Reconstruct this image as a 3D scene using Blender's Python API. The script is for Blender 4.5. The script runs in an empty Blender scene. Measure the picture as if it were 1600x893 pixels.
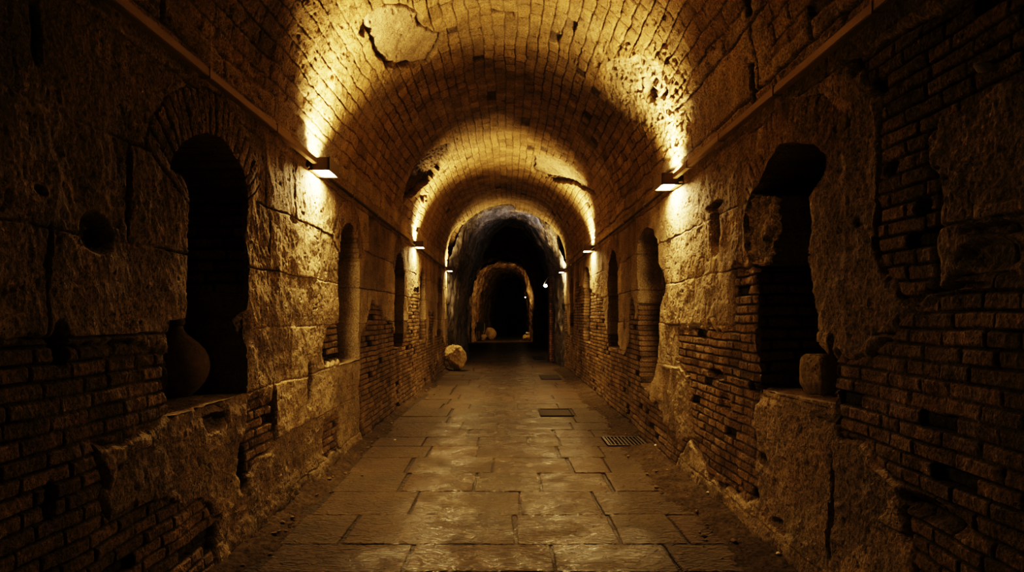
import bpy, math, random
import numpy as np

random.seed(7)
C = bpy.context.scene.collection
F32 = np.float32
# ------------------------------------------------------------------ photo geometry
FPX, CX, CY, CAMZ = 1067.0, 793.0, 494.0, 1.5
XL, XR = -1.73, 1.67            # tunnel wall planes
XC, R, ZS = -0.03, 1.70, 2.95   # vault axis, radius, springing height
SP = math.pi * R

def wall_pt(px, py, side):
    """photo pixel -> (y, z) on the left (-1) or right (+1) wall plane"""
    x = XL if side < 0 else XR
    y = FPX * x / (px - CX)
    return (y, CAMZ + (CY - py) / FPX * y)

def floor_pt(px, py, z=0.0):
    y = FPX * (CAMZ - z) / (py - CY)
    return ((px - CX) / FPX * y, y)

def vault_pt(px, py):
    a = (px - CX) / FPX; b = (CY - py) / FPX
    A = a*a + b*b; B = 2*(-a*XC + b*(CAMZ-ZS)); D = XC*XC + (CAMZ-ZS)**2 - R*R
    t = (-B + math.sqrt(max(B*B-4*A*D, 0)))/(2*A)
    th = math.atan2(CAMZ + b*t - ZS, a*t - XC)
    return (t, R*(math.pi-th))

# ------------------------------------------------------------------ numpy noise
def h3(ix, iy, iz, seed=0):
    h = (ix.astype(np.uint32)*np.uint32(374761393) + iy.astype(np.uint32)*np.uint32(668265263)
         + iz.astype(np.uint32)*np.uint32(2246822519) + np.uint32((seed*3266489917) & 0xffffffff))
    h = (h ^ (h >> np.uint32(13))) * np.uint32(1274126177)
    h = (h ^ (h >> np.uint32(16))) * np.uint32(2654435761)
    h = h ^ (h >> np.uint32(15))
    return (h.astype(np.float64) / 4294967296.0).astype(F32)

def hh(i, j=0, seed=0):
    i = np.asarray(i); j = np.broadcast_to(np.asarray(j), i.shape)
    return h3(i.astype(np.int64) + 100000, j.astype(np.int64) + 100000, np.zeros(i.shape, np.int64), seed)

def vnoise(x, y, z, seed=0):
    xf, yf, zf = np.floor(x), np.floor(y), np.floor(z)
    fx, fy, fz = x-xf, y-yf, z-zf
    ix, iy, iz = (xf+100000).astype(np.int64), (yf+100000).astype(np.int64), (zf+100000).astype(np.int64)
    ux, uy, uz = fx*fx*(3-2*fx), fy*fy*(3-2*fy), fz*fz*(3-2*fz)
    def L(dz):
        a = h3(ix, iy, iz+dz, seed); b = h3(ix+1, iy, iz+dz, seed)
        c = h3(ix, iy+1, iz+dz, seed); d = h3(ix+1, iy+1, iz+dz, seed)
        ab = a+(b-a)*ux; cd = c+(d-c)*ux
        return ab+(cd-ab)*uy
    l0, l1 = L(0), L(1)
    return (l0+(l1-l0)*uz)*2-1

def fbm(x, y, z, scale, octv=3, seed=0, gain=.5):
    s = 0; a = 1; t = 0
    x, y, z = x*scale, y*scale, z*scale
    for o in range(octv):
        s = s + a*vnoise(x, y, z, seed+o*17); t += a; a *= gain
        x, y, z = x*2.03+3.1, y*2.03+1.7, z*2.03+9.2
    return s/t

def sst(a, b, x):
    t = np.clip((x-a)/(b-a), 0, 1); return t*t*(3-2*t)

def poly_sd(u, v, poly):
    """signed distance (negative inside) of points to a polygon"""
    P = np.array(poly, dtype=np.float64); out = np.full(u.shape, 9.0, F32)
    m = (u > P[:,0].min()-.5) & (u < P[:,0].max()+.5) & (v > P[:,1].min()-.5) & (v < P[:,1].max()+.5)
    if not m.any(): return out
    uu, vv = u[m].astype(np.float64), v[m].astype(np.float64)
    d = np.full(uu.shape, 1e9); ins = np.zeros(uu.shape, bool)
    for k in range(len(P)):
        a, b = P[k], P[(k+1) % len(P)]
        e = b-a; wx, wy = uu-a[0], vv-a[1]
        t = np.clip((wx*e[0]+wy*e[1])/max(e@e, 1e-12), 0, 1)
        d = np.minimum(d, (wx-e[0]*t)**2+(wy-e[1]*t)**2)
        c = ((a[1] > vv) != (b[1] > vv))
        with np.errstate(divide='ignore', invalid='ignore'):
            xi = (b[0]-a[0])*(vv-a[1])/(b[1]-a[1]+1e-15)+a[0]
        ins ^= c & (uu < xi)
    d = np.sqrt(d); d[ins] *= -1
    out[m] = d
    return out

def bricks(u, v, L, H, j, seed, jit=.35):
    row = np.floor(v/H); rv = v-row*H
    uu = u + hh(row, 3, seed)*L*.3 + (np.mod(row, 2))*L*.5
    c = np.floor(uu/L)
    bd = lambda k: k*L+(hh(k, row, seed+5)-.5)*jit*L
    lo, hi = bd(c), bd(c+1)
    c = np.where(uu < lo, c-1, np.where(uu >= hi, c+1, c)); lo, hi = bd(c), bd(c+1)
    d = np.minimum(np.minimum(uu-lo, hi-uu), np.minimum(rv, H-rv))
    return sst(j*.35, j, d), hh(c, row, seed+9), hh(c, row, seed+11), d

# ------------------------------------------------------------------ mesh helpers
def mk_mesh(name, V, Fq, mat, col=None, smooth=True, parent=None):
    me = bpy.data.meshes.new(name)
    V = np.asarray(V, F32); Fq = np.asarray(Fq, np.int32)
    me.vertices.add(len(V)); me.vertices.foreach_set('co', V.ravel())
    k = Fq.shape[1]
    me.loops.add(Fq.size); me.loops.foreach_set('vertex_index', Fq.ravel())
    me.polygons.add(len(Fq))
    me.polygons.foreach_set('loop_start', np.arange(0, Fq.size, k, dtype=np.int32))
    me.polygons.foreach_set('use_smooth', np.full(len(Fq), smooth, bool))
    me.update(calc_edges=True)
    if col is not None:
        a = me.attributes.new('col', 'FLOAT_COLOR', 'POINT')
        c4 = np.ones((len(V), 4), F32); c4[:, :3] = col; a.data.foreach_set('color', c4.ravel())
    me.materials.append(mat)
    o = bpy.data.objects.new(name, me); C.objects.link(o)
    if parent: o.parent = parent
    return o

def grid_faces(nu, nv):
    i = np.arange(nu-1)[:, None]*nv + np.arange(nv-1)[None, :]
    i = i.ravel()
    return np.stack([i, i+nv, i+nv+1, i+1], 1)

class MB:
    """polygon collector for small objects"""
    def __init__(s): s.v = []; s.f = []
    def box(s, c, d, rot=None, bev=0.0):
        x, y, z = d[0]/2, d[1]/2, d[2]/2; b = bev; n = len(s.v)
        pts = []
        if b <= 0:
            pts = [(sx*x, sy*y, sz*z) for sz in (-1, 1) for sx, sy in ((-1,-1),(1,-1),(1,1),(-1,1))]
            fs = [(0,3,2,1),(4,5,6,7),(0,1,5,4),(1,2,6,5),(2,3,7,6),(3,0,4,7)]
        else:
            import bmesh
            bm = bmesh.new(); bmesh.ops.create_cube(bm, size=1)
            for vv in bm.verts: vv.co.x *= 2*x; vv.co.y *= 2*y; vv.co.z *= 2*z
            bmesh.ops.bevel(bm, geom=list(bm.edges), offset=b, segments=2, affect='EDGES')
            pts = [tuple(vv.co) for vv in bm.verts]; bm.verts.index_update()
            fs = [tuple(q.index for q in ff.verts) for ff in bm.faces]; bm.free()
        if rot:
            from mathutils import Euler, Vector
            E = Euler(rot).to_matrix(); pts = [tuple(E @ Vector(p)) for p in pts]
        s.v += [(p[0]+c[0], p[1]+c[1], p[2]+c[2]) for p in pts]
        s.f += [tuple(i+n for i in f) for f in fs]
    def tube(s, a, b, r, seg=12, r2=None):
        from mathutils import Vector
        a, b = Vector(a), Vector(b); d = (b-a).normalized()
        p = d.orthogonal().normalized(); q = d.cross(p); n = len(s.v); r2 = r if r2 is None else r2
        for e, rr in ((a, r), (b, r2)):
            for k in range(seg):
                t = 2*math.pi*k/seg; w = e+p*math.cos(t)*rr+q*math.sin(t)*rr; s.v.append(tuple(w))
        for k in range(seg):
            k2 = (k+1) % seg; s.f.append((n+k, n+k2, n+seg+k2, n+seg+k))
        s.f.append(tuple(n+k for k in range(seg))[::-1]); s.f.append(tuple(n+seg+k for k in range(seg)))
    def lathe(s, prof, c, seg=40):
        n = len(s.v)
        for r, z in prof:
            for k in range(seg):
                t = 2*math.pi*k/seg; s.v.append((c[0]+r*math.cos(t), c[1]+r*math.sin(t), c[2]+z))
        for i in range(len(prof)-1):
            for k in range(seg):
                k2 = (k+1) % seg; s.f.append((n+i*seg+k, n+i*seg+k2, n+(i+1)*seg+k2, n+(i+1)*seg+k))
    def build(s, name, mat, parent=None, smooth=False, col=None):
        me = bpy.data.meshes.new(name); me.from_pydata(s.v, [], s.f); me.materials.append(mat)
        if smooth: me.polygons.foreach_set('use_smooth', [True]*len(me.polygons))
        me.update()
        if smooth: me.set_sharp_from_angle(angle=math.radians(40))
        o = bpy.data.objects.new(name, me); C.objects.link(o)
        if parent: o.parent = parent
        return o

def tag(o, label=None, cat=None, group=None, kind=None):
    if label: o['label'] = label
    if cat: o['category'] = cat
    if group: o['group'] = group
    if kind: o['kind'] = kind
    return o
def empty(name, loc=(0,0,0), rz=0.0):
    o = bpy.data.objects.new(name, None); C.objects.link(o); o.location = loc; o.rotation_euler = (0,0,rz)
    o.empty_display_size = .1
    return o

# ------------------------------------------------------------------ materials
def new_mat(name):
    m = bpy.data.materials.new(name); m.use_nodes = True
    nt = m.node_tree; b = nt.nodes['Principled BSDF']
    return m, nt, b
def nd(nt, t, **kw):
    n = nt.nodes.new(t)
    for k, v in kw.items():
        if k in n.inputs: n.inputs[k].default_value = v
        else: setattr(n, k, v)
    return n

def stone_mat(name, base=None, rough=.85, fine=.012, pits=.02, pit_scale=38, streak=(1,1,1), vary=.35, spec=.3, nscale=34, rough_var=.0, pitmul=.35):
    m, nt, b = new_mat(name); L = nt.links.new
    tc = nd(nt, 'ShaderNodeTexCoord')
    mp = nd(nt, 'ShaderNodeMapping'); mp.inputs['Scale'].default_value = streak; L(tc.outputs['Object'], mp.inputs['Vector'])
    n1 = nd(nt, 'ShaderNodeTexNoise', Scale=nscale, Detail=4.0, Roughness=.58); L(mp.outputs[0], n1.inputs['Vector'])
    n2 = nd(nt, 'ShaderNodeTexNoise', Scale=3.1, Detail=6.0, Roughness=.65); L(tc.outputs['Object'], n2.inputs['Vector'])
    wv = nd(nt, 'ShaderNodeTexNoise', Scale=20.0, Detail=2.0); L(tc.outputs['Object'], wv.inputs['Vector'])
    ad = nd(nt, 'ShaderNodeMix', data_type='VECTOR'); ad.inputs[0].default_value = .05
    L(mp.outputs[0], ad.inputs[4]); L(wv.outputs['Color'], ad.inputs[5])
    vo = nd(nt, 'ShaderNodeTexVoronoi', Scale=pit_scale); vo.inputs['Randomness'].default_value = 1
    L(ad.outputs[1], vo.inputs['Vector'])
    pr = nd(nt, 'ShaderNodeMapRange'); pr.inputs[1].default_value = .12; pr.inputs[2].default_value = .34
    pr.interpolation_type = 'SMOOTHSTEP'; L(vo.outputs['Distance'], pr.inputs[0])
    # pits only where a second noise allows
    n3 = nd(nt, 'ShaderNodeTexNoise', Scale=7.0, Detail=4.0); L(tc.outputs['Object'], n3.inputs['Vector'])
    gt = nd(nt, 'ShaderNodeMapRange'); gt.inputs[1].default_value = .42; gt.inputs[2].default_value = .6; L(n3.outputs['Fac'], gt.inputs[0])
    mx = nd(nt, 'ShaderNodeMath', operation='MAXIMUM'); inv = nd(nt, 'ShaderNodeMath', operation='SUBTRACT'); inv.inputs[0].default_value = 1
    L(gt.outputs[0], inv.inputs[1]); L(inv.outputs[0], mx.inputs[0]); L(pr.outputs[0], mx.inputs[1])
    # colour
    if base is None:
        at = nd(nt, 'ShaderNodeAttribute', attribute_name='col'); src = at.outputs['Color']
    else:
        rgb = nd(nt, 'ShaderNodeRGB'); rgb.outputs[0].default_value = (*base, 1); src = rgb.outputs[0]
    mr = nd(nt, 'ShaderNodeMapRange'); mr.inputs[1].default_value = .3; mr.inputs[2].default_value = .7
    mr.inputs[3].default_value = 1-vary; mr.inputs[4].default_value = 1+vary; L(n1.outputs['Fac'], mr.inputs[0])
    mr2 = nd(nt, 'ShaderNodeMapRange'); mr2.inputs[1].default_value = .3; mr2.inputs[2].default_value = .7
    mr2.inputs[3].default_value = 1-vary*.7; mr2.inputs[4].default_value = 1+vary*.7; L(n2.outputs['Fac'], mr2.inputs[0])
    mm = nd(nt, 'ShaderNodeMath', operation='MULTIPLY'); L(mr.outputs[0], mm.inputs[0]); L(mr2.outputs[0], mm.inputs[1])
    pm = nd(nt, 'ShaderNodeMapRange'); pm.inputs[3].default_value = pitmul; pm.inputs[4].default_value = 1; L(mx.outputs[0], pm.inputs[0])
    m3 = nd(nt, 'ShaderNodeMath', operation='MULTIPLY'); L(mm.outputs[0], m3.inputs[0]); L(pm.outputs[0], m3.inputs[1])
    vm = nd(nt, 'ShaderNodeVectorMath', operation='SCALE'); L(src, vm.inputs[0]); L(m3.outputs[0], vm.inputs['Scale'])
    L(vm.outputs[0], b.inputs['Base Color'])
    b.inputs['Roughness'].default_value = rough; b.inputs['Specular IOR Level'].default_value = spec
    if rough_var:
        rr = nd(nt, 'ShaderNodeMapRange'); rr.inputs[1].default_value = .35; rr.inputs[2].default_value = .65
        rr.inputs[3].default_value = rough-rough_var; rr.inputs[4].default_value = rough+rough_var
        L(n2.outputs['Fac'], rr.inputs[0]); L(rr.outputs[0], b.inputs['Roughness'])
    b1 = nd(nt, 'ShaderNodeBump'); b1.inputs['Distance'].default_value = fine; b1.inputs['Strength'].default_value = 1; L(n1.outputs['Fac'], b1.inputs['Height'])
    b2 = nd(nt, 'ShaderNodeBump'); b2.inputs['Distance'].default_value = pits; b2.inputs['Strength'].default_value = 1; L(mx.outputs[0], b2.inputs['Height'])
    L(b1.outputs[0], b2.inputs['Normal']); L(b2.outputs[0], b.inputs['Normal'])
    return m

def plain_mat(name, base, rough=.5, metal=0.0, bump=.001, scale=120, vary=.2):
    m, nt, b = new_mat(name); L = nt.links.new
    tc = nd(nt, 'ShaderNodeTexCoord'); n1 = nd(nt, 'ShaderNodeTexNoise', Scale=scale, Detail=5.0); L(tc.outputs['Object'], n1.inputs['Vector'])
    mr = nd(nt, 'ShaderNodeMapRange'); mr.inputs[3].default_value = 1-vary; mr.inputs[4].default_value = 1+vary; L(n1.outputs['Fac'], mr.inputs[0])
    rgb = nd(nt, 'ShaderNodeRGB'); rgb.outputs[0].default_value = (*base, 1)
    vm = nd(nt, 'ShaderNodeVectorMath', operation='SCALE'); L(rgb.outputs[0], vm.inputs[0]); L(mr.outputs[0], vm.inputs['Scale'])
    L(vm.outputs[0], b.inputs['Base Color']); b.inputs['Roughness'].default_value = rough; b.inputs['Metallic'].default_value = metal
    bp = nd(nt, 'ShaderNodeBump'); bp.inputs['Distance'].default_value = bump; L(n1.outputs['Fac'], bp.inputs['Height']); L(bp.outputs[0], b.inputs['Normal'])
    return m

def emit_mat(name, col, s):
    m, nt, b = new_mat(name)
    b.inputs['Base Color'].default_value = (.8, .8, .8, 1)
    b.inputs['Emission Color'].default_value = (*col, 1); b.inputs['Emission Strength'].default_value = s
    return m

M_wall = stone_mat('old_masonry', fine=.011, pits=.008, pit_scale=85, streak=(1, 1, .8), vary=.5, nscale=70, pitmul=.22)
M_vault = stone_mat('vault_brick', fine=.011, pits=.007, pit_scale=70, vary=.5, nscale=62, pitmul=.25)
M_rock = stone_mat('cut_rock', fine=.05, pits=.03, pit_scale=16, streak=(1, 1, .4), vary=.5, nscale=14)
M_dirt = stone_mat('dirt', base=(.060, .045, .027), fine=.01, pits=.006, pit_scale=60, vary=.5, rough=.95, spec=.1)
M_peb = stone_mat('pebble_stone', base=(.23, .17, .1), fine=.004, pits=.002, pit_scale=90)
M_white = stone_mat('white_chip', base=(.75, .68, .55), fine=.003, pits=.001, pit_scale=90, vary=.1)
M_block = stone_mat('tuff_block', base=(.42, .34, .19), fine=.008, pits=.008, pit_scale=55)
M_boulder = stone_mat('boulder_stone', base=(.50, .38, .2), fine=.02, pits=.012, pit_scale=22, nscale=14)
M_jar = stone_mat('terracotta', base=(.15, .10, .052), fine=.0025, pits=.001, pit_scale=60, vary=.25, rough=.8)
M_rail = plain_mat('painted_rail', (.34, .25, .14), .45, .1)
M_cond = plain_mat('dark_conduit', (.05, .035, .022), .6, .1)
M_lamp = plain_mat('lamp_housing', (.17, .13, .075), .45, .4)
M_iron = plain_mat('cast_iron', (.045, .035, .025), .5, .7, bump=.002)
M_cover = plain_mat('cover_dark', (.018, .013, .008), .85, .0, bump=.003)
M_sign = plain_mat('sign_black', (.02, .018, .015), .6)
M_glow = emit_mat('lamp_glow', (1, .88, .62), 24)
M_glow_s = emit_mat('lamp_glow_far', (1, .80, .48), 16)

def floor_mat():
    m, nt, b = new_mat('worn_paving'); L = nt.links.new
    tc = nd(nt, 'ShaderNodeTexCoord'); mp = nd(nt, 'ShaderNodeMapping'); mp.inputs['Scale'].default_value = (.8, 1.5, 1)
    L(tc.outputs['Object'], mp.inputs['Vector'])
    w = nd(nt, 'ShaderNodeTexNoise', Scale=15.0, Detail=3.0, Roughness=.42, Distortion=1.2); L(mp.outputs[0], w.inputs['Vector'])
    f = nd(nt, 'ShaderNodeTexNoise', Scale=62.0, Detail=3.0, Roughness=.5); L(mp.outputs[0], f.inputs['Vector'])
    n2 = nd(nt, 'ShaderNodeTexNoise', Scale=1.7, Detail=7.0, Roughness=.65); L(tc.outputs['Object'], n2.inputs['Vector'])
    at = nd(nt, 'ShaderNodeAttribute', attribute_name='col')
    a1 = nd(nt, 'ShaderNodeMapRange'); a1.inputs[1].default_value = .3; a1.inputs[2].default_value = .7; a1.inputs[3].default_value = .65; a1.inputs[4].default_value = 1.35; L(f.outputs['Fac'], a1.inputs[0])
    a2 = nd(nt, 'ShaderNodeMapRange'); a2.inputs[1].default_value = .3; a2.inputs[2].default_value = .7; a2.inputs[3].default_value = .6; a2.inputs[4].default_value = 1.3; L(n2.outputs['Fac'], a2.inputs[0])
    mm = nd(nt, 'ShaderNodeMath', operation='MULTIPLY'); L(a1.outputs[0], mm.inputs[0]); L(a2.outputs[0], mm.inputs[1])
    vm = nd(nt, 'ShaderNodeVectorMath', operation='SCALE'); L(at.outputs['Color'], vm.inputs[0]); L(mm.outputs[0], vm.inputs['Scale'])
    L(vm.outputs[0], b.inputs['Base Color'])
    # polish in the walked middle, dull towards the walls
    sx = nd(nt, 'ShaderNodeSeparateXYZ'); L(tc.outputs['Object'], sx.inputs[0])
    ab = nd(nt, 'ShaderNodeMath', operation='ABSOLUTE'); L(sx.outputs['X'], ab.inputs[0])
    nm = nd(nt, 'ShaderNodeMath', operation='MULTIPLY_ADD'); nm.inputs[1].default_value = .9; L(n2.outputs['Fac'], nm.inputs[0]); L(ab.outputs[0], nm.inputs[2])
    rr = nd(nt, 'ShaderNodeMapRange'); rr.inputs[1].default_value = .6; rr.inputs[2].default_value = 2.0; rr.inputs[3].default_value = .5; rr.inputs[4].default_value = .8
    cw = nd(nt, 'ShaderNodeMapRange'); cw.inputs[1].default_value = .85; cw.inputs[2].default_value = 1.45; cw.inputs[3].default_value = 1; cw.inputs[4].default_value = 0; L(nm.outputs[0], cw.inputs[0]); n5 = nd(nt, 'ShaderNodeTexNoise', Scale=2.6, Detail=4.0, Roughness=.6); L(tc.outputs['Object'], n5.inputs['Vector'])
    n5r = nd(nt, 'ShaderNodeMapRange'); n5r.inputs[1].default_value = .40; n5r.inputs[2].default_value = .56; n5r.inputs[3].default_value = .12; n5r.inputs[4].default_value = 1; L(n5.outputs['Fac'], n5r.inputs[0])
    cm = nd(nt, 'ShaderNodeMath', operation='MULTIPLY'); L(cw.outputs[0], cm.inputs[0]); L(n5r.outputs[0], cm.inputs[1]); L(cm.outputs[0], b.inputs['Coat Weight'])
    L(nm.outputs[0], rr.inputs[0]); L(rr.outputs[0], b.inputs['Roughness'])
    b.inputs['Specular IOR Level'].default_value = .3
    b.inputs['Coat Weight'].default_value = .9; b.inputs['Coat Roughness'].default_value = .2; b.inputs['Coat IOR'].default_value = 2.1
    b1 = nd(nt, 'ShaderNodeBump'); b1.inputs['Distance'].default_value = .052; L(w.outputs['Fac'], b1.inputs['Height'])
    b2 = nd(nt, 'ShaderNodeBump'); b2.inputs['Distance'].default_value = .009; L(f.outputs['Fac'], b2.inputs['Height'])
    L(b1.outputs[0], b2.inputs['Normal']); L(b2.outputs[0], b.inputs['Normal']); c1 = nd(nt, 'ShaderNodeBump'); c1.inputs['Distance'].default_value = .021; L(w.outputs['Fac'], c1.inputs['Height']); c2 = nd(nt, 'ShaderNodeBump'); c2.inputs['Distance'].default_value = .0045; L(f.outputs['Fac'], c2.inputs['Height']); L(c1.outputs[0], c2.inputs['Normal']); L(c2.outputs[0], b.inputs['Coat Normal'])
    return m
M_floor = floor_mat()

# ------------------------------------------------------------------ tunnel walls
BLK = np.array([.42, .33, .195]); BRK = np.array([.32, .225, .115]); MOR = np.array([.10, .072, .043]); PLA = np.array([.33, .26, .155])
def wp(side, pts): return [wall_pt(a, b, side) for a, b in pts]
WALLS = {
 -1: dict(
  brick=[wp(-1, [(-900,600),(0,530),(40,548),(98,528),(110,540),(200,535),(215,548),(262,545),(262,655),(150,700),(170,790),(250,765),(300,770),(345,800),(330,900),(-900,4000)]),
         wp(-1, [(386,640),(395,618),(425,625),(430,690),(400,735),(370,745),(372,690)]),
         wp(-1, [(512,508),(531,505),(531,562),(508,572),(505,540)]),
         wp(-1, [(566,520),(576,500),(580,470),(596,480),(600,500),(614,505),(614,545),(612,650),(566,690),(564,600)]),
         wp(-1, [(508,660),(530,640),(530,700),(505,715)]),
         wp(-1, [(642,545),(652,512),(668,500),(668,580),(648,608),(640,600)])],
  plaster=[wp(-1, [(180,735),(262,660),(330,628),(386,622),(386,668),(360,760),(330,790),(260,770),(170,800)]),
           wp(-1, [(345,850),(375,745),(430,698),(450,735),(470,760),(360,893)])],
  niche=[(wp(-1, [(268,262),(272,240),(285,222),(305,210),(325,207),(345,215),(365,235),(380,262),(388,300),(389,420),(386,480),(380,500),(386,530),(386,613),(262,652),(262,499),(288,496),(292,400),(297,300),(285,275)]), .72),
         (None, 7.50, .50, 1.0, 2.52, .33), (None, 10.95, .50, 1.0, 2.52, .5), (None, 14.0, .5, 1.0, 2.5, .12), (None, 17.4, .45, 1.0, 2.5, .5)],
  cav=[(155,363,28,30,.10),(60,50,10,55,.12),(205,300,4,75,.07),(80,400,5,55,.07),(378,512,16,28,.06),(485,600,4,38,.09),(427,640,4,45,.09),(378,730,6,40,.09),(458,345,5,5,.03),(100,540,14,40,.09),(65,295,9,7,.04),(340,655,20,22,.08),(85,780,8,35,.08)],
  joints={0:[1.5,2.6,5.1,6.4],1:[2.1,3.3,4.0,4.95,6.0],2:[1.9,3.0,5.46,6.65],3:[2.59,4.95,6.2],4:[1.8,3.14,5.0,6.3],5:[2.4,4.9,5.55,6.8]}),
 1: dict(
  brick=[wp(1, [(1057,512),(1147,514),(1148,414),(1180,418),(1180,625),(1186,790),(1120,760),(1078,690),(1076,580),(1058,575)]),
         wp(1, [(1297,565),(1340,545),(1352,560),(1400,520),(1400,505),(1425,470),(1480,440),(2600,400),(2600,3000),(1430,900),(1400,760),(1345,700),(1300,690)]),
         wp(1, [(1372,130),(1450,95),(1457,150),(1455,330),(1450,440),(1420,470),(1395,470),(1372,400),(1365,300)]),
         wp(1, [(1322,92),(1600,-60),(2600,-500),(2600,0),(1600,140),(1500,185),(1452,200),(1372,150)]),
         wp(1, [(1078,690),(1030,640),(1000,600),(1000,700),(1040,760)]),
         wp(1, [(940,470),(925,455),(898,440),(898,560),(925,600),(945,600)])],
  plaster=[wp(1, [(1180,630),(1240,640),(1297,640),(1300,700),(1345,710),(1400,770),(1300,900),(1180,800)]),
           wp(1, [(1290,200),(1360,130),(1370,400),(1400,500),(1330,545),(1296,550),(1270,450),(1268,330),(1290,260)]),
           wp(1, [(1458,190),(1640,100),(1640,300),(1460,330)]),
           wp(1, [(1035,578),(1076,582),(1076,690),(1035,660)])],
  niche=[(wp(1, [(1218,226),(1240,221),(1270,224),(1288,240),(1289,262),(1275,290),(1262,310),(1266,350),(1262,400),(1268,450),(1276,490),(1276,535),(1297,560),(1297,630),(1182,606),(1180,425),(1172,415),(1164,385),(1163,335),(1170,310),(1187,285),(1200,250)]), .72),
         (wp(1, [(997,400),(999,375),(1004,362),(1011,354),(1020,357),(1026,372),(1028,410),(1036,435),(1038,452),(1031,478),(1030,560),(1022,592),(1008,612),(999,600),(997,500)]), .30),
         (None, 10.9, .52, 1.0, 2.55, .5), (None, 14.4, .62, .95, 2.55, .12), (None, 17.9, .5, 1.0, 2.5, .5)],
  cav=[(1115,360,8,42,.12),(1113,322,14,8,.08),(1332,105,7,18,.10),(1390,258,11,14,.12),(1437,325,12,13,.12),(1115,585,12,9,.08),(1337,345,6,9,.05),(1550,355,60,12,.06),(1480,450,60,6,.04),(1296,540,4,20,.05),(1190,720,8,12,.04),(1292,800,4,90,.07),(1215,820,12,10,.05),(1130,630,10,18,.04),(1545,400,60,30,.05),(1450,800,60,20,.05)],
  joints={0:[1.5,2.6,4.1,6.4],1:[2.0,3.3,4.4,5.2,6.6],2:[2.2,3.0,5.0,6.6],3:[2.3,4.75,6.17],4:[2.45,3.4,4.85,6.6],5:[1.9,2.9,4.6,5.6,6.7]}),
}
COURSES = np.array([-.5, .14, .58, .99, 1.42, 1.84, 2.30, 2.76, 3.4])

def base_noise(X, Y, Z):
    n = .030*fbm(X, Y, Z, .9, 2, 3) + .016*fbm(X, Y, Z, 5.0, 3, 5) 
    return n

def niche_sd(Y, Z, nc):
    if nc[0] is not None: return poly_sd(Y, Z, nc[0])
    _, yc, hw, z0, z1, dep = nc
    pts = [(yc-hw, z0), (yc+hw, z0)]
    zs = z1-hw*.95
    for k in range(13):
        a = math.pi*k/12; pts.append((yc+hw*math.cos(a), zs+hw*.95*math.sin(a)))
    return poly_sd(Y, Z, pts)

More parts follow.
